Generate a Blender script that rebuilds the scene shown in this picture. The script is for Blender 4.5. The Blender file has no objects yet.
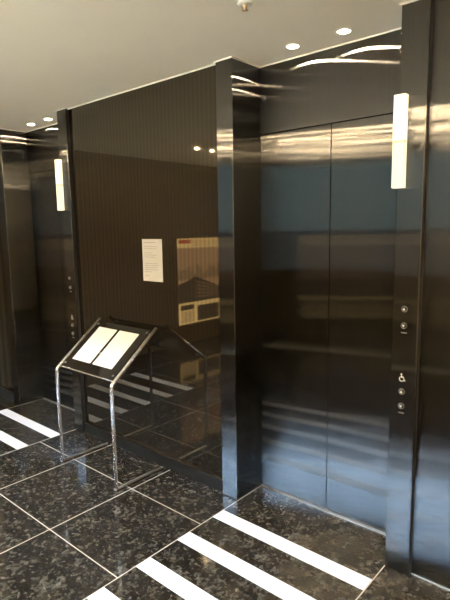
import bpy, bmesh, math, random
from mathutils import Vector, Matrix
random.seed(7)
C = bpy.context.scene.collection
PI = math.pi

# ------------------------------------------------------------------ dimensions (metres)
H = 2.466                      # ceiling height
DEP = 0.2386                   # depth of the elevator recesses
XA, XB = 0.0, 0.899            # right recess, between its two pillars
PW = 0.1155                    # pillar width
XC = -1.5814                   # right side of the far pillar with the sconce
XD = -2.606                    # left jamb of the far recess
XCL = XC - PW                  # right jamb of the far recess
YG = 0.03                      # plane of the glazed wall panel
DH = 2.1                       # door height
XL, XR, YB = -3.2, 3.4, -3.72   # lobby ends

WX0, WX1, WZ0, WZ1 = -3.1, 2.0, 0.98, 2.455

# ------------------------------------------------------------------ helpers
def link(o, parent=None):
    C.objects.link(o)
    if parent: o.parent = parent
    return o

def obj(name, bm, mat, parent=None, smooth=False, loc=None):
    me = bpy.data.meshes.new(name)
    bmesh.ops.recalc_face_normals(bm, faces=bm.faces[:])
    bm.to_mesh(me); bm.free()
    for m in (mat if isinstance(mat, (list, tuple)) else [mat]): me.materials.append(m)
    if smooth:
        for p in me.polygons: p.use_smooth = True
    o = bpy.data.objects.new(name, me)
    if loc: o.location = loc
    return link(o, parent)

def tag(o, label=None, cat=None, group=None, kind=None):
    if label: o['label'] = label
    if cat: o['category'] = cat
    if group: o['group'] = group
    if kind: o['kind'] = kind
    return o

def thing(name, label, cat, loc=(0, 0, 0), group=None, kind=None):
    o = bpy.data.objects.new(name, None); o.empty_display_size = 0.05
    o.location = loc; link(o)
    return tag(o, label, cat, group, kind)

def box(bm, x0, x1, y0, y1, z0, z1, bev=0.0, seg=2, mi=0):
    before = set(bm.faces)
    vs = [bm.verts.new((x, y, z)) for x in (x0, x1) for y in (y0, y1) for z in (z0, z1)]
    fs = []
    for q in ((0, 1, 3, 2), (4, 6, 7, 5), (0, 4, 5, 1), (2, 3, 7, 6), (0, 2, 6, 4), (1, 5, 7, 3)):
        fs.append(bm.faces.new([vs[i] for i in q]))
    if bev:
        es = list({e for f in fs for e in f.edges})
        bmesh.ops.bevel(bm, geom=es, offset=bev, segments=seg, affect='EDGES', profile=0.5)
    for f in bm.faces:
        if f not in before: f.material_index = mi
    return bm

def boxm(*a, **k): return box(bmesh.new(), *a, **k)

def lathe(bm, prof, seg=32, M=None, cap0=True, cap1=True):
    rings = []
    for r, z in prof:
        rings.append([bm.verts.new((r * math.cos(2 * PI * i / seg), r * math.sin(2 * PI * i / seg), z)) for i in range(seg)])
    for a, b in zip(rings, rings[1:]):
        for i in range(seg):
            bm.faces.new((a[i], a[(i + 1) % seg], b[(i + 1) % seg], b[i]))
    if cap0: bm.faces.new(rings[0][::-1])
    if cap1: bm.faces.new(rings[-1])
    if M is not None:
        bmesh.ops.transform(bm, matrix=M, verts=[v for r in rings for v in r])
    return bm

def prism(bm, pts, M, depth):
    """extrude a 2-D outline (local xy) by depth along local z"""
    a = [bm.verts.new(M @ Vector((x, y, 0))) for x, y in pts]
    b = [bm.verts.new(M @ Vector((x, y, depth))) for x, y in pts]
    n = len(pts)
    bm.faces.new(a[::-1]); bm.faces.new(b)
    for i in range(n): bm.faces.new((a[i], a[(i + 1) % n], b[(i + 1) % n], b[i]))
    return bm

def tube(bm, pts, r, seg=16):
    pts = [Vector(p) for p in pts]
    rings = []; prevn = None
    for i, p in enumerate(pts):
        t = (pts[min(i + 1, len(pts) - 1)] - pts[max(i - 1, 0)]).normalized()
        n = Vector((1, 0, 0)) if prevn is None else prevn
        n = (n - t * n.dot(t)).normalized(); prevn = n
        b = t.cross(n)
        rings.append([bm.verts.new(p + r * (math.cos(2 * PI * k / seg) * n + math.sin(2 * PI * k / seg) * b)) for k in range(seg)])
    for a, b in zip(rings, rings[1:]):
        for k in range(seg): bm.faces.new((a[k], a[(k + 1) % seg], b[(k + 1) % seg], b[k]))
    bm.faces.new(rings[0][::-1]); bm.faces.new(rings[-1])
    return bm

def fillet(pts, rad, n=8):
    out = [Vector(pts[0])]
    for i in range(1, len(pts) - 1):
        p = Vector(pts[i]); a = (Vector(pts[i - 1]) - p).normalized(); b = (Vector(pts[i + 1]) - p).normalized()
        ang = a.angle(b); d = rad / math.tan(ang / 2)
        c = p + (a + b).normalized() * (rad / math.sin(ang / 2))
        s = p + a * d; e = p + b * d
        v0 = s - c; v1 = e - c; th = v0.angle(v1); ax = v0.cross(v1).normalized()
        for k in range(n + 1):
            out.append(c + Matrix.Rotation(th * k / n, 3, ax) @ v0)
    out.append(Vector(pts[-1]))
    return out

# ------------------------------------------------------------------ materials
def newmat(name):
    m = bpy.data.materials.new(name); m.use_nodes = True
    nt = m.node_tree; bs = nt.nodes['Principled BSDF']
    return m, nt, bs

def N(nt, t, **kw):
    n = nt.nodes.new(t)
    for k, v in kw.items():
        if k.startswith('i_'): n.inputs[int(k[2:]) if k[2:].isdigit() else k[2:]].default_value = v
        else: setattr(n, k, v)
    return n

def math_(nt, op, a, b=None, clamp=False):
    n = nt.nodes.new('ShaderNodeMath'); n.operation = op; n.use_clamp = clamp
    for i, v in enumerate((a, b)):
        if v is None: continue
        if isinstance(v, (int, float)): n.inputs[i].default_value = v
        else: nt.links.new(v, n.inputs[i])
    return n.outputs[0]

def ramp(nt, fac, stops, interp='LINEAR'):
    n = nt.nodes.new('ShaderNodeValToRGB'); cr = n.color_ramp; cr.interpolation = interp
    while len(cr.elements) < len(stops): cr.elements.new(0.5)
    for e, (p, c) in zip(cr.elements, stops): e.position = p; e.color = (*c, 1)
    nt.links.new(fac, n.inputs[0]); return n.outputs[0]

def mixc(nt, fac, a, b):
    n = nt.nodes.new('ShaderNodeMix'); n.data_type = 'RGBA'
    for i, v in ((0, fac), (6, a), (7, b)):
        if isinstance(v, (int, float)): n.inputs[i].default_value = v
        elif isinstance(v, tuple): n.inputs[i].default_value = (*v, 1)
        else: nt.links.new(v, n.inputs[i])
    return n.outputs[2]

def coords(nt, scale=(1, 1, 1), obj_=True):
    tc = nt.nodes.new('ShaderNodeTexCoord'); mp = nt.nodes.new('ShaderNodeMapping')
    mp.inputs['Scale'].default_value = scale
    nt.links.new(tc.outputs['Object'], mp.inputs[0]); return mp.outputs[0]

def simple(name, col, rough=0.5, metal=0.0, var=0.04, spec=0.5, coat=0.0, vs=40):
    m, nt, bs = newmat(name)
    no = N(nt, 'ShaderNodeTexNoise'); no.inputs['Scale'].default_value = vs
    nt.links.new(coords(nt), no.inputs['Vector'])
    lo = tuple(c * (1 - var) for c in col); hi = tuple(min(1, c * (1 + var)) for c in col)
    nt.links.new(ramp(nt, no.outputs[0], [(0.3, lo), (0.7, hi)]), bs.inputs['Base Color'])
    bs.inputs['Roughness'].default_value = rough; bs.inputs['Metallic'].default_value = metal
    bs.inputs['Specular IOR Level'].default_value = spec; bs.inputs['Coat Weight'].default_value = coat
    return m

def steel(name, col, rough=0.2, aniso=0.85):
    """hairline steel, brushed vertically: reflections smear sideways"""
    m = bpy.data.materials.new(name); m.use_nodes = True
    nt = m.node_tree; nt.nodes.remove(nt.nodes['Principled BSDF'])
    bs = N(nt, 'ShaderNodeBsdfAnisotropic'); bs.distribution = 'BECKMANN'
    no = N(nt, 'ShaderNodeTexNoise'); no.inputs['Scale'].default_value = 1.0; no.inputs['Detail'].default_value = 3
    nt.links.new(coords(nt, (420, 420, 1.5)), no.inputs['Vector'])
    lo = tuple(c * 0.93 for c in col); hi = tuple(c * 1.07 for c in col)
    nt.links.new(ramp(nt, no.outputs[0], [(0.3, lo), (0.7, hi)]), bs.inputs['Color'])
    bs.inputs['Roughness'].default_value = rough
    bs.inputs['Anisotropy'].default_value = -aniso
    tg = N(nt, 'ShaderNodeTangent'); tg.direction_type = 'RADIAL'; tg.axis = 'Z'
    nt.links.new(tg.outputs[0], bs.inputs['Tangent'])
    nt.links.new(bs.outputs[0], nt.nodes['Material Output'].inputs[0])
    return m

def emit(name, col, s, ecol=None):
    m, nt, bs = newmat(name)
    no = N(nt, 'ShaderNodeTexNoise'); no.inputs['Scale'].default_value = 60
    nt.links.new(coords(nt), no.inputs['Vector'])
    c = ramp(nt, no.outputs[0], [(0.3, tuple(x * 0.97 for x in col)), (0.7, col)])
    bs.inputs['Base Color'].default_value = (*[x * 0.25 for x in col], 1); nt.links.new(c, bs.inputs['Emission Color'])
    bs.inputs['Emission Strength'].default_value = s; bs.inputs['Roughness'].default_value = 0.3
    return m

STEEL = steel('brushed_dark_steel', (0.130, 0.126, 0.119), 0.18, 0.92)
STEELT = steel('brushed_transom_steel', (0.130, 0.126, 0.119), 0.21, 0.86)
STEELP = steel('brushed_pillar_steel', (0.132, 0.129, 0.122), 0.18, 0.92)
SATIN = simple('satin_chrome_bar', (0.55, 0.53, 0.49), 0.30, 0.85, 0.02)
CHROME = simple('chrome', (0.92, 0.90, 0.87), 0.24, 0.78, 0.02)
ALU = simple('bright_aluminium', (0.55, 0.50, 0.42), 0.4, 1.0, 0.05)
BUTTON = simple('satin_button_metal', (0.30, 0.29, 0.27), 0.28, 1.0, 0.03)
SEALSHADE = simple('dark_seal_and_shade', (0.02, 0.018, 0.016), 0.6)  # seals, feet, and the strips that imitate shade beside the pillars
CEIL = simple('ceiling_paint', (0.69, 0.63, 0.505), 0.8, 0, 0.015, vs=3)
TRIMW = simple('pale_ceiling_edge', (0.74, 0.69, 0.58), 0.5)
PAPER = simple('white_paper', (0.90, 0.91, 0.92), 0.7, 0, 0.01)
INK = simple('grey_ink', (0.36, 0.34, 0.31), 0.7)
WHITEINK = simple('white_print', (0.88, 0.88, 0.86), 0.5)
ACRYL = simple('dark_acrylic', (0.016, 0.014, 0.012), 0.06, 0, 0.05, spec=0.5)
PLASTIC = simple('white_plastic', (0.82, 0.79, 0.72), 0.4)
BRASS = simple('sprinkler_brass', (0.62, 0.48, 0.30), 0.3, 1.0)
STRIPE = simple('white_marble_inlay', (0.88, 0.87, 0.83), 0.12, 0, 0.02, vs=8)
WALLP = simple('opposite_wall_paint', (0.70, 0.64, 0.53), 0.6, 0, 0.03, vs=2)
BASEB = simple('dark_polished_baseboard', (0.013, 0.011, 0.008), 0.3, spec=0.15)
LENS = emit('downlight_glow', (1.0, 0.88, 0.70), 26)
BULB = emit('downlight_bulb', (1.0, 0.80, 0.52), 480)
BULBL = emit('lobby_downlight_bulb', (1.0, 0.75, 0.44), 5200)
SCONCE = emit('sconce_glow', (1.0, 0.90, 0.63), 1.08)
SCONCE2 = emit('sconce_glow_lower', (1.0, 0.88, 0.58), 0.95)
SCONCE3 = emit('sconce_joint_glow', (1.0, 0.80, 0.50), 0.62)

def m_granite():
    m, nt, bs = newmat('polished_brown_granite')
    v = coords(nt)
    n1 = N(nt, 'ShaderNodeTexNoise'); n1.inputs['Scale'].default_value = 13; n1.inputs['Detail'].default_value = 9; n1.inputs['Roughness'].default_value = 0.72
    n1.inputs['Distortion'].default_value = 0.6
    n2 = N(nt, 'ShaderNodeTexVoronoi'); n2.inputs['Scale'].default_value = 58; n2.feature = 'F1'
    n3 = N(nt, 'ShaderNodeTexNoise'); n3.inputs['Scale'].default_value = 52; n3.inputs['Detail'].default_value = 6
    # voronoi looked up through a wobble, so the crystals are ragged
    wob = N(nt, 'ShaderNodeTexNoise'); wob.inputs['Scale'].default_value = 26; wob.inputs['Detail'].default_value = 5
    add = N(nt, 'ShaderNodeMix'); add.data_type = 'VECTOR'; add.inputs[0].default_value = 0.07
    nt.links.new(v, wob.inputs['Vector']); nt.links.new(v, add.inputs[4]); nt.links.new(wob.outputs['Color'], add.inputs[5])
    for n in (n1, n3): nt.links.new(v, n.inputs['Vector'])
    nt.links.new(add.outputs[1], n2.inputs['Vector'])
    sep = N(nt, 'ShaderNodeSeparateColor'); nt.links.new(n2.outputs['Color'], sep.inputs[0])
    cry = ramp(nt, sep.outputs[0], [(0.0, (0.008, 0.0065, 0.005)), (0.40, (0.014, 0.012, 0.009)), (0.66, (0.040, 0.034, 0.025)),
                                    (0.86, (0.072, 0.064, 0.048)), (1.0, (0.17, 0.158, 0.132))])
    cloud = ramp(nt, n1.outputs[0], [(0.40, (0.007, 0.0055, 0.004)), (0.52, (0.030, 0.025, 0.018)), (0.60, (0.082, 0.073, 0.054)), (0.72, (0.13, 0.118, 0.094))])
    base = mixc(nt, 0.55, cry, cloud)
    fl = ramp(nt, n3.outputs[0], [(0.60, (0, 0, 0)), (0.70, (1, 1, 1))])
    base = mixc(nt, math_(nt, 'MULTIPLY', fl, 0.5), base, (0.22, 0.20, 0.165))
    dk = ramp(nt, n3.outputs[0], [(0.34, (1, 1, 1)), (0.46, (0, 0, 0))])
    base = mixc(nt, math_(nt, 'MULTIPLY', dk, 0.8), base, (0.008, 0.0065, 0.005))
    # ---- joints
    sx = N(nt, 'ShaderNodeSeparateXYZ'); nt.links.new(v, sx.inputs[0])
    X, Y = sx.outputs[0], sx.outputs[1]
    def near(coord, val, w): return math_(nt, 'LESS_THAN', math_(nt, 'ABSOLUTE', math_(nt, 'SUBTRACT', coord, val)), w / 2)
    W = 0.0055
    tot = None
    for x in (XD - 0.6, XD, XCL, -1.2245, -0.5927, XA, XB, XB + 0.62, XB + 1.24, XB + 1.86):
        k = near(X, x, W); tot = k if tot is None else math_(nt, 'MAXIMUM', tot, k)
    # rows: everywhere but inside the two striped aisles, until well out in the lobby
    def inside(a, b): return math_(nt, 'MULTIPLY', math_(nt, 'GREATER_THAN', X, a), math_(nt, 'LESS_THAN', X, b))
    aisle = math_(nt, 'MAXIMUM', inside(XA, XB), inside(XD, XCL))
    aisle = math_(nt, 'MULTIPLY', aisle, math_(nt, 'GREATER_THAN', Y, -1.40))
    rows = None
    for y in (-0.305, -0.858, -1.41, -1.96, -2.51, -3.06, -3.61):
        k = near(Y, y, W); rows = k if rows is None else math_(nt, 'MAXIMUM', rows, k)
    rows = math_(nt, 'MULTIPLY', rows, math_(nt, 'SUBTRACT', 1.0, aisle))
    tot = math_(nt, 'MAXIMUM', tot, rows, True)
    nt.links.new(mixc(nt, tot, base, (0.55, 0.49, 0.40)), bs.inputs['Base Color'])
    bs.inputs['Roughness'].default_value = 0.07
    bs.inputs['Specular IOR Level'].default_value = 0.85
    return m
GRANITE = m_granite()

def m_pinstripe():
    """dark brown glazed panel, fine vertical pinstripes behind the glass"""
    m, nt, bs = newmat('pinstriped_brown_glass')
    v = coords(nt); sx = N(nt, 'ShaderNodeSeparateXYZ'); nt.links.new(v, sx.inputs[0])
    s = math_(nt, 'SINE', math_(nt, 'MULTIPLY', sx.outputs[0], 2 * PI / 0.034))
    no = N(nt, 'ShaderNodeTexNoise'); no.inputs['Scale'].default_value = 1
    nt.links.new(coords(nt, (14, 1, 0.4)), no.inputs['Vector'])
    f = math_(nt, 'ADD', math_(nt, 'MULTIPLY', s, 0.5), 0.5)
    c = mixc(nt, f, (0.0112, 0.0086, 0.0056), (0.0145, 0.0112, 0.0073))
    c = mixc(nt, math_(nt, 'MULTIPLY', no.outputs[0], 0.35), c, (0.0125, 0.0097, 0.0063))
    nt.links.new(c, bs.inputs['Base Color'])
    sp = math_(nt, 'ADD', math_(nt, 'MULTIPLY', f, 0.20), 0.62)
    nt.links.new(sp, bs.inputs['Specular IOR Level'])
    bs.inputs['Specular Tint'].default_value = (1.0, 0.86, 0.62, 1)
    bs.inputs['Roughness'].default_value = 0.03
    return m
PINSTRIPE = m_pinstripe()

def m_slats():
    m, nt, bs = newmat('slatted_end_wall')
    v = coords(nt); sx = N(nt, 'ShaderNodeSeparateXYZ'); nt.links.new(v, sx.inputs[0])
    fr = math_(nt, 'FRACT', math_(nt, 'MULTIPLY', sx.outputs[1], 1 / 0.055))
    c = ramp(nt, fr, [(0.0, (0.09, 0.066, 0.04)), (0.25, (0.09, 0.066, 0.04)), (0.3, (0.20, 0.15, 0.09)), (0.95, (0.21, 0.155, 0.095)), (1.0, (0.09, 0.066, 0.04))])
    nt.links.new(c, bs.inputs['Base Color']); bs.inputs['Roughness'].default_value = 0.45
    return m
SLATS = m_slats()

def m_glass():
    m, nt, bs = newmat('clear_window_glass')
    tr = N(nt, 'ShaderNodeBsdfTransparent'); gl = N(nt, 'ShaderNodeBsdfGlossy'); gl.inputs['Roughness'].default_value = 0.02
    fr = N(nt, 'ShaderNodeFresnel'); fr.inputs[0].default_value = 1.45
    mx = N(nt, 'ShaderNodeMixShader')
    nt.links.new(fr.outputs[0], mx.inputs[0]); nt.links.new(tr.outputs[0], mx.inputs[1]); nt.links.new(gl.outputs[0], mx.inputs[2])
    nt.links.new(mx.outputs[0], nt.nodes['Material Output'].inputs[0])
    return m
GLASS = m_glass()

# ------------------------------------------------------------------ the room
fl = obj('floor', boxm(XL - 0.1, XR + 0.1, YB - 0.1, DEP + 0.2, -0.1, 0.0), GRANITE)
tag(fl, 'polished dark brown granite floor with pale joints and white stripes', 'floor', kind='structure')
SW = 0.0884
for x0, x1 in ((XA + 0.003, XB - 0.003), (XD + 0.003, XCL - 0.003)):
    for k in range(5):
        y1 = -0.1237 - 0.2708 * k
        obj('stone_stripe', boxm(x0, x1, y1 - SW, y1, -0.01, 0.0012), STRIPE, fl)
obj('stone_stripe', boxm(WX0, WX1, YB + 0.12, YB + 0.26, -0.01, 0.0012), STRIPE, fl)
ce = obj('ceiling', boxm(XL - 0.1, XR + 0.1, YB - 0.1, DEP + 0.2, H, H + 0.1), CEIL)
tag(ce, 'pale cream painted ceiling', 'ceiling', kind='structure')

# back wall between the two elevators: glazed pinstriped panel
def glazed(name, x0, x1, label):
    o = obj(name, boxm(x0, x1, YG, YG + 0.12, 0.0, H - 0.001), PINSTRIPE)
    tag(o, label, 'wall', kind='structure'); return o
glazed('wall_back_center', XC, XA - PW, 'dark brown glossy glass wall panel with fine vertical stripes between the elevators')
glazed('wall_back_left', XL, XD - PW, 'dark brown glossy glass wall panel at the far left edge')
def skirting(name, x0, x1, label):
    o = thing(name, label, 'baseboard', (0, 0, 0), kind='structure')
    obj('board', boxm(x0 + 0.001, x1 - 0.001, YG - 0.014, YG - 0.0005, 0.001, 0.080, bev=0.0015), BASEB, o)
    obj('metal_edge', boxm(x0 + 0.001, x1 - 0.001, YG - 0.0155, YG - 0.0005, 0.0803, 0.0835), simple('dull_edge_metal', (0.20, 0.17, 0.13), 0.3, 1.0), o)
    return o
skirting('baseboard_back_center', XC, XA - PW, 'dark polished baseboard below the glass wall panel')
skirting('baseboard_back_left', XL, XD - PW, 'dark polished baseboard at the far left')
er = obj('wall_back_right', boxm(XB + PW, XR, YG, YG + 0.12, 0.003, H - 0.001), STEEL)
tag(er, 'brushed dark steel wall panel right of the button pillar', 'wall', kind='structure')
sl = obj('trim_5', boxm(XB + PW + 0.002, XR, YG - 0.004, YG - 0.0005, 0.0002, 0.005), ALU)
tag(sl, 'thin bright metal strip at the foot of the right steel wall panel', 'trim', kind='structure')

# dark strips laid over the pillars' right side faces to stand in for shade
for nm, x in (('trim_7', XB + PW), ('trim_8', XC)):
    g = obj(nm, boxm(x + 0.0001, x + 0.0018, 0.008, YG - 0.0003, 0.09 if x < 0 else 0.006, H - 0.01), SEALSHADE)
    tag(g, 'narrow dark strip standing in for shade on the right side of the ' + ('near' if x > 0 else 'far') + ' button pillar', 'trim', kind='structure')

# pillars
def pillar(name, x0, label):
    o = obj(name, boxm(x0, x0 + PW, 0.0, DEP + 0.08, 0.0005, H - 0.001, bev=0.006, seg=3), STEELP)
    tag(o, label, 'pillar', kind='structure'); return o
pillar('trim_1', XA - PW, 'brushed steel pillar between the glass panel and the right elevator')
pillar('trim_2', XB, 'brushed steel pillar with call buttons right of the near elevator doors')
pillar('trim_3', XCL, 'brushed steel pillar with call buttons right of the far elevator')
pillar('trim_4', XD - PW, 'brushed steel pillar left of the far elevator')

# pale shadow-line moulding following the top of every wall
ct = bmesh.new(); t = 0.006
for (x0, x1, y) in ((XL, XD - PW, YG), (XD - PW, XD, 0), (XD, XCL, DEP), (XCL, XC, 0), (XC, XA - PW, YG), (XA - PW, XA, 0), (XA, XB, DEP), (XB, XB + PW, 0), (XB + PW, XR, YG)):
    box(ct, x0 - (t if y == 0 else 0), x1 + (t if y == 0 else 0), y - t, y - 0.0003, H - 0.007, H - 0.0005)
for x, s in ((XD, 1), (XCL, -1), (XA, 1), (XB, -1)):
    box(ct, min(x, x + s * t), max(x, x + s * t), 0.0, DEP, H - 0.007, H - 0.0005)
tag(obj('trim_6', ct, TRIMW), 'pale thin moulding where the dark walls meet the ceiling', 'trim', kind='structure')

# lobby behind the camera
we = obj('wall_left', boxm(XL - 0.1, XL, YB - 0.1, YG + 0.12, 0, H), SLATS); tag(we, 'brown slatted end wall of the lobby', 'wall', kind='structure')
wr = obj('wall_right', boxm(XR, XR + 0.1, YB - 0.1, YG + 0.12, 0, H), WALLP); tag(wr, 'beige end wall of the lobby', 'wall', kind='structure')
wf = bmesh.new()
box(wf, XL, WX0, YB - 0.1, YB, 0, H); box(wf, WX1, XR, YB - 0.1, YB, 0, H)
box(wf, WX0, WX1, YB - 0.1, YB, WZ1, H)
wfo = obj('wall_front', wf, WALLP)
obj('dado_panel', boxm(WX0, WX1, YB - 0.1, YB, 0, WZ0), simple('dark_dado', (0.016, 0.016, 0.016), 0.95, spec=0.0), wfo)
tag(wfo, 'beige lobby wall opposite the elevators', 'wall', kind='structure')
wi = thing('window_1', 'wide lobby window opposite the elevators', 'window', (0, 0, 0), kind='structure')
fm = bmesh.new()
for x in (WX0, WX0 + 1.7, WX0 + 3.4, WX1 - 0.04): box(fm, x, x + 0.04, YB - 0.07, YB - 0.02, WZ0, WZ1)
for z in (WZ0, WZ1 - 0.04): box(fm, WX0, WX1, YB - 0.07, YB - 0.02, z, z + 0.04)
obj('window_frame', fm, simple('window_frame_metal', (0.012, 0.012, 0.011), 0.95, spec=0.0), wi)
obj('window_pane', boxm(WX0 + 0.04, WX1 - 0.04, YB - 0.05, YB - 0.045, WZ0 + 0.04, WZ1 - 0.04), GLASS, wi)

# outside: paving and the building over the street
pv = obj('ground', boxm(-14, 12, -10.5, YB - 0.12, -0.25, -0.12), simple('street_paving', (0.40, 0.37, 0.31), 0.9, vs=3))
tag(pv, 'grey street paving outside', 'ground', kind='structure')
gs = obj('ground', boxm(-16, 14, -16, -10.5, -0.25, -0.14), simple('dark_ground_strip', (0.012, 0.012, 0.012), 0.9, vs=3, spec=0.05))  # unseen slab, added to keep bright paving out of the steel reflections
tag(gs, 'added dark ground strip beyond the paving, dimming the reflections', 'ground', kind='structure')
fb = obj('wall_outside', boxm(-16, 14, -16, -15.5, -0.12, 7.2), simple('facade_render', (0.0100, 0.0150, 0.0145), 0.8, vs=2, spec=0.05))
tag(fb, 'grey facade across the street', 'wall', kind='structure')

obj('fade_band', boxm(-16, 14, -15.49, -15.3, -0.12, 1.5), simple('dark_fade_band', (0.004, 0.005, 0.005), 0.8, vs=2, spec=0.03), fb)  # unseen band added to darken the door reflections in steps
# ------------------------------------------------------------------ elevators
def elevator(x0, x1, label):
    o = thing('elevator_entrance', label, 'elevator', ((x0 + x1) / 2, DEP, 0))
    cx = (x0 + x1) / 2; hw = (x1 - x0) / 2 - 0.0006
    y = 0.006
    a = obj('door_leaf', boxm(-hw, -0.0024, y, y + 0.04, 0.006, DH, bev=0.001, seg=1), STEEL, o)
    b = obj('door_leaf', boxm(0.0024, hw, y, y + 0.04, 0.006, DH, bev=0.001, seg=1), STEEL, o)
    obj('transom_panel', boxm(-hw, hw, 0.0, 0.05, DH + 0.003, H - 0.002, bev=0.001, seg=1), STEELT, o)
    obj('door_seal', boxm(-hw, hw, 0.05, 0.06, 0.0, H - 0.01), SEALSHADE, o)
    obj('threshold', boxm(-hw, hw, -0.008, 0.02, 0.0005, 0.0055), ALU, o)
    return o
elevator(XA, XB, 'brushed dark steel double elevator doors in the near recess on the right')
elevator(XD, XCL, 'far elevator with dark steel doors in the left recess behind the sign stand')

# ------------------------------------------------------------------ sconces
def sconce(px, label):
    o = thing('wall_sconce', label, 'wall light', (px, 0, 1.738))
    w0, w1 = -0.006, 0.043
    obj('upper_shade', boxm(w0, w1, -0.036, -0.004, 0.192, 0.372, bev=0.002), SCONCE, o)
    obj('joint_band', boxm(w0, w1, -0.0355, -0.004, 0.1805, 0.1918), SCONCE3, o)
    obj('lower_shade', boxm(w0, w1, -0.036, -0.004, 0.0, 0.180, bev=0.002), SCONCE2, o)
    obj('back_plate', boxm(w0 + 0.008, w1 - 0.004, -0.004, -0.0002, 0.01, 0.362), BUTTON, o)
    return o
sconce(XB, 'glowing white box sconce on the pillar right of the near elevator')
sconce(XCL, 'glowing white box sconce on the far pillar beside the left elevator')

# ------------------------------------------------------------------ call buttons
FRONT = Matrix(((1, 0, 0, 0), (0, 0, -1, 0), (0, 1, 0, 0), (0, 0, 0, 1)))     # local xy -> world xz, local z -> -Y
def at(x, z, y=0.0): return Matrix.Translation((x, y, z)) @ FRONT
CAPM = simple('dark_button_cap', (0.07, 0.068, 0.062), 0.35, 0.6)
def call_panel(px, label):
    o = thing('elevator_call_buttons', label, 'call buttons', (px + 0.055, 0, 0.75))
    def z_(z): return z - 0.75
    for z, up, cap in ((1.228, True, False), (1.156, False, True), (0.862, True, False), (0.796, False, True)):
        r = lathe(bmesh.new(), [(0.0140, -0.0010), (0.0140, 0.003), (0.0130, 0.0040), (0.0112, 0.0040), (0.0106, 0.002)], 28, at(0, z_(z)), True, True)
        b = obj('call_button', r, BUTTON, o, True)
        obj('button_cap', lathe(bmesh.new(), [(0.0100, 0.0021), (0.0100, 0.0050), (0.0090, 0.0064), (0.0060, 0.0076), (0.0015, 0.0082)], 24, at(0, z_(z)), True, True), CAPM, b, True)
        s = 1 if up else -1
        tri = [(-0.0062, -0.0045 * s), (0.0062, -0.0045 * s), (0, 0.0065 * s)]
        obj('arrow', prism(bmesh.new(), tri if up else tri[::-1], at(0, z_(z), -0.0079), 0.0012), WHITEINK, b)
        if cap:
            cm = bmesh.new()
            for i, wdt in enumerate((0.0035, 0.0028, 0.0038, 0.0030, 0.0034)):
                x = -0.012 + i * 0.0052
                box(cm, x, x + wdt, -0.0006, -0.0001, z_(z) - 0.034, z_(z) - 0.029)
            obj('caption', cm, INK, o)
    # wheelchair sign
    wz = z_(0.924); bm = bmesh.new(); M = at(0, wz) @ Matrix.Diagonal((1.2, 1.2, 1, 1)); d = 0.0008
    prism(bm, [(-0.0035 + 0.0029 * math.cos(a * PI / 8), 0.0128 + 0.0029 * math.sin(a * PI / 8)) for a in range(16)], M, d)
    prism(bm, [(-0.0050, 0.0092), (-0.0018, 0.0092), (-0.0004, 0.0002), (-0.0036, 0.0002)], M, d)
    prism(bm, [(-0.0028, 0.0056), (0.0042, 0.0056), (0.0042, 0.0036), (-0.0026, 0.0036)], M, d)
    prism(bm, [(-0.0030, 0.0020), (0.0058, 0.0020), (0.0052, -0.0004), (-0.0026, -0.0004)], M, d)
    prism(bm, [(0.0036, 0.0006), (0.0058, 0.0010), (0.0098, -0.0106), (0.0074, -0.0114)], M, d)
    prism(bm, [(0.0078, -0.0090), (0.0072, -0.0114), (0.0120, -0.0114), (0.0120, -0.0090)], M, d)
    n = 20; a0, a1 = math.radians(110), math.radians(355)
    for i in range(n):
        t0 = a0 + (a1 - a0) * i / n; t1 = a0 + (a1 - a0) * (i + 1) / n
        q = [(-0.0022 + r * math.cos(t), -0.0050 + r * math.sin(t)) for r, t in ((0.0096, t0), (0.0096, t1), (0.0070, t1), (0.0070, t0))]
        prism(bm, q, M, d)
    obj('wheelchair_symbol', bm, WHITEINK, o)
    return o
call_panel(XB, 'round call buttons and wheelchair symbol on the pillar of the near elevator')
call_panel(XCL, 'call buttons and tiny wheelchair symbol on the far pillar beside the left elevator')

# ------------------------------------------------------------------ ceiling fittings
def downlight(x, y, label, group=None, bulb=None):
    o = thing('ceiling_downlight', label, 'ceiling light', (x, y, H), group)
    obj('trim_ring', lathe(bmesh.new(), [(0.037, -0.0002), (0.037, -0.0022), (0.034, -0.0035), (0.029, -0.0035), (0.028, -0.0018), (0.028, -0.0003)], 36, None, False, False), PLASTIC, o, True)
    obj('lens', lathe(bmesh.new(), [(0.0275, -0.0004), (0.0275, -0.0022), (0.024, -0.0028), (0.004, -0.0031)], 32, None, True, True), LENS, o, False)
    br = 0.0120 if bulb else 0.0200
    obj('bulb', lathe(bmesh.new(), [(br, -0.0032), (br, -0.0040), (br - 0.003, -0.0044), (0.001, -0.0046)], 20, None, True, True), bulb or BULB, o)
    return o
downlight(0.316, 0.095, 'lit recessed downlight above the near elevator, the left one of the pair')
downlight(0.592, 0.095, 'lit recessed downlight above the near elevator, the right one beside the sconce pillar')
downlight(-2.268, 0.106, 'lit recessed downlight above the far elevator, the left one of the pair')
downlight(-1.998, 0.106, 'lit recessed downlight above the far elevator, the right one next to the pillar')
for x in (-2.2, -1.0, 0.2, 1.4, 2.5):
    for y in (-1.94, -2.19, -2.75):
        downlight(x, y, 'lit recessed downlight in the rows over the lobby behind the viewer', 'downlights over the lobby', BULBL)

for y in (-0.6, -1.35, -2.1, -2.85):  # unseen lights added so the end wall brightens the chrome stand
    downlight(3.12, y, 'unseen added downlight brightening the right end wall of the lobby', 'added lights by the end wall', BULBL)

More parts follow.
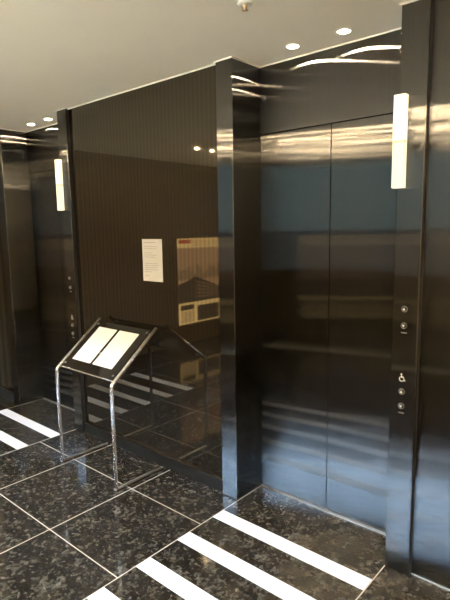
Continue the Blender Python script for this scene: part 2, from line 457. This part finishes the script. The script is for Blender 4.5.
sp = thing('ceiling_sprinkler', 'small sprinkler head with white collar on the ceiling', 'sprinkler', (0.443, -0.438, H))
obj('collar', lathe(bmesh.new(), [(0.031, -0.0002), (0.031, -0.003), (0.026, -0.006), (0.014, -0.007)], 28), PLASTIC, sp, True)
hd = lathe(bmesh.new(), [(0.010, -0.0072), (0.010, -0.016), (0.006, -0.018), (0.005, -0.026), (0.013, -0.0265), (0.013, -0.0285), (0.003, -0.030)], 20)
obj('head', hd, BRASS, sp, True)

# ------------------------------------------------------------------ notice taped on the glass
nt_ = thing('paper_notice', 'white printed paper notice taped on the dark glass wall', 'notice', (-0.712, YG, 1.252))
obj('sheet', boxm(-0.095, 0.095, -0.0016, 0.0002, 0.0, 0.272), simple('notice_paper', (0.66, 0.63, 0.57), 0.7, 0, 0.01), nt_)
z = 0.252
for wd, h in ((0.75, 0.004), (0, 0), (0.86, 0.003), (0.80, 0.003), (0, 0), (0.5, 0.003), (0.82, 0.003), (0.7, 0.003), (0, 0), (0, 0),
              (0.85, 0.003), (0.88, 0.003), (0.8, 0.003), (0.86, 0.003), (0.45, 0.003), (0, 0), (0.3, 0.003)):
    if wd: obj('text_line', boxm(-0.075, -0.075 + 0.15 * wd, -0.0021, -0.0016, z - h, z), INK, nt_)
    z -= 0.0135

# ------------------------------------------------------------------ chrome sign stand
LX, RX, FY = -1.257, -0.650, -0.377
st = thing('sign_stand', 'chrome tube floor stand holding a slanted black board with two white sheets', 'sign stand', ((LX + RX) / 2, FY, 0))
hx = (RX - LX) / 2; R = 0.0115
bend_z = 0.665; top = (0.365, 0.957)           # local y and z of the upper rail ends
for s in (-1, 1):
    pts = fillet([(s * hx, 0.0, 0.004), (s * hx, 0, bend_z), (s * hx, top[0], top[1])], 0.035)
    obj('base_bar', boxm(s * hx - 0.0095, s * hx + 0.0095, -0.0115, 0.375, 0.0035, 0.0140, bev=0.003, seg=2), SATIN, st)
    f = obj('tube_frame', tube(bmesh.new(), pts, R, 18), CHROME, st, True)
    for q in (0.01, 0.36):
        obj('rubber_foot', lathe(bmesh.new(), [(0.009, 0.0), (0.009, 0.0035)], 16, Matrix.Translation((s * hx, q + 0.03 * (q < .1), 0))), SEALSHADE, f)
slope = Vector((0, top[0], top[1] - bend_z)).normalized(); nrm = Vector((0, -slope.z, slope.y))
Mp = Matrix.Translation((0, 0, bend_z)) @ Matrix(((1, 0, 0, 0), (0, slope.y, nrm.y, 0), (0, slope.z, nrm.z, 0), (0, 0, 0, 1)))
def inplate(bm):
    bmesh.ops.transform(bm, matrix=Mp, verts=bm.verts[:]); return bm
pl = obj('sign_board', inplate(boxm(-hx + 0.022, hx - 0.022, 0.030, 0.440, 0.000, 0.006, bev=0.0015)), ACRYL, st)
obj('board_edge', inplate(boxm(-hx + 0.016, hx - 0.016, 0.024, 0.0297, -0.001, 0.007, bev=0.001)), CHROME, pl)
for sx_ in (-1, 1):
    for v in (0.060, 0.415):
        b = bmesh.new()
        lathe(b, [(0.0075, 0.0062), (0.0075, 0.0085), (0.005, 0.0100), (0.001, 0.0104)], 18, Matrix.Translation((sx_ * (hx - 0.040), v, 0)))
        box(b, *sorted((sx_ * (hx - 0.042), sx_ * (hx - 0.004))), v - 0.006, v + 0.006, -0.008, -0.0005)
        obj('clamp_screw', inplate(b), BUTTON, pl, True)
cb = lathe(bmesh.new(), [(0.005, 0.0062), (0.005, 0.010), (0.003, 0.012), (0.0008, 0.0124)], 16, Matrix.Translation((-0.003, 0.19, 0)))
obj('center_clip', inplate(cb), PLASTIC, pl, True)
# sheets lie on the board
Mw = Matrix.Translation(st.location)
for x0, x1, lab in ((0.077, 0.282, 'white paper sheet on the stand board, the left of the two'), (0.307, 0.512, 'white paper sheet on the stand board, the right of the two')):
    b = inplate(boxm(x0 - hx, x1 - hx, 0.100, 0.392, 0.0063, 0.0070))
    o = obj('paper_sheet', b, PAPER, None, loc=st.location); tag(o, lab, 'paper', 'sheets on the stand')

# ------------------------------------------------------------------ poster on the end wall (seen mirrored in the glass)
po = thing('wall_poster', 'tall yellow and brown city picture poster mirrored in the dark glass wall', 'poster', (XL, -2.955, 0.275))
PS = 4.2                                       # a backlit display
PO_Y = emit('poster_yellow', (0.80, 0.57, 0.25), PS); PO_B = emit('poster_brown_sky', (0.36, 0.225, 0.125), PS)
PO_D = emit('poster_dark_tower', (0.055, 0.040, 0.026), PS); PO_R = emit('poster_red', (0.36, 0.07, 0.03), PS)
PO_M = emit('poster_mid_tone', (0.22, 0.145, 0.085), PS); PO_F = simple('poster_frame', (0.05, 0.04, 0.03), 0.35)
def pr(a0, a1, z0, z1, lv): return boxm(0.0008 * lv, 0.0008 * (lv + 1) - 0.0001, a0, a1, z0, z1)
obj('poster_frame', boxm(0.0003, 0.012, -0.432, 0.432, -0.012, 1.202), PO_F, po)
def lay(name, bm, mat): bmesh.ops.translate(bm, verts=bm.verts[:], vec=(0.012, 0, 0)); return obj(name, bm, mat, po)
lay('background', pr(-0.42, 0.42, 0, 1.19, 0), PO_Y)
lay('picture', pr(-0.42, 0.42, 0.30, 1.06, 1), PO_B)
# seen in the mirror, the side at +Y is the left
lay('title_block', pr(0.15, 0.39, 1.12, 1.17, 1), PO_R)
b = bmesh.new()
for i in range(14):
    y = 0.10 - i * 0.037; box(b, 0.0008, 0.0015, y - 0.010, y, 1.075, 1.17)
lay('title_bars', b, PO_M)
b = bmesh.new(); random.seed(11); y = 0.42
while y > -0.40:
    w = random.uniform(0.025, 0.06); h = random.uniform(0.03, 0.17)
    box(b, 0.0016, 0.0023, max(y - w, -0.42), y, 0.62, 0.66 + h); y -= w + 0.004
lay('skyline', b, PO_M)
YZ = Matrix(((0, 0, 1, 0), (1, 0, 0, 0), (0, 1, 0, 0), (0, 0, 0, 1)))
b = bmesh.new()
prism(b, [(0.42, 0.30), (0.42, 0.56), (0.18, 0.62), (0.08, 0.66), (-0.36, 0.50), (-0.42, 0.48), (-0.42, 0.30)][::-1], Matrix.Translation((0.0024, 0, 0)) @ YZ, 0.0006)
lay('building', b, PO_D)
b = bmesh.new()
for k in range(5):
    t0 = 0.36 + k * 0.055
    prism(b, [(0.07, t0), (0.07, t0 + 0.022), (-0.38, 0.33 + (t0 + .022 - 0.33) * 0.55), (-0.38, 0.33 + (t0 - 0.33) * 0.55)], Matrix.Translation((0.0032, 0, 0)) @ YZ, 0.0005)
lay('building_floors', b, PO_M)
b = bmesh.new()
box(b, 0.0008, 0.0015, -0.40, 0.05, 0.02, 0.24); box(b, 0.0008, 0.0015, 0.12, 0.38, 0.20, 0.27)
lay('lower_block', b, PO_D)
b = bmesh.new()
for i in range(8): box(b, 0.0008, 0.0015, 0.12, 0.38 - 0.02 * (i % 3), 0.17 - i * 0.02, 0.178 - i * 0.02)
lay('lower_lines', b, PO_M)

# ------------------------------------------------------------------ light, camera
wd = bpy.data.worlds.new('sky'); bpy.context.scene.world = wd; wd.use_nodes = True
bg = wd.node_tree.nodes['Background']; bg.inputs[0].default_value = (0.45, 0.68, 1.0, 1); bg.inputs[1].default_value = 42

sun = bpy.data.lights.new('sun', 'SUN'); sun.energy = 150; sun.angle = 0.01; sun.color = (1.0, 0.86, 0.62)
so = bpy.data.objects.new('sun', sun); C.objects.link(so); so.location = (0, 4, 9)
so.rotation_euler = Vector((0.05, -0.30, -1.0)).to_track_quat('-Z', 'Y').to_euler()

cam = bpy.data.cameras.new('camera'); co = bpy.data.objects.new('camera', cam); C.objects.link(co)
F, PIT, ROL, YAW = 504.43, 7.9605, -0.8725, -41.2066
pi_, ro, ya = math.radians(PIT), math.radians(ROL), math.radians(YAW)
fw = Vector((math.sin(ya) * math.cos(pi_), math.cos(ya) * math.cos(pi_), -math.sin(pi_)))
r = Vector((math.cos(ya), -math.sin(ya), 0)); u = r.cross(fw)
r2 = r * math.cos(ro) + u * math.sin(ro); u2 = -r * math.sin(ro) + u * math.cos(ro)
Mx = Matrix((r2, u2, -fw)).transposed().to_4x4(); Mx.translation = (1.7821, -2.115, 1.5781)
co.matrix_world = Mx
cam.sensor_fit = 'VERTICAL'; cam.sensor_height = 36.0; cam.lens = 36.0 * F / 600.0; cam.clip_start = 0.02
sc = bpy.context.scene; sc.camera = co
vs = sc.view_settings; vs.view_transform = 'Standard'; vs.look = 'None'; vs.gamma = 1; vs.use_curve_mapping = False; vs.exposure = 0.40
sc.cycles.max_bounces = 10; sc.cycles.diffuse_bounces = 5; sc.cycles.glossy_bounces = 6
sc.cycles.sample_clamp_indirect = 8.0; sc.cycles.use_denoising = True
sc.cycles.caustics_reflective = True; sc.cycles.blur_glossy = 0.5
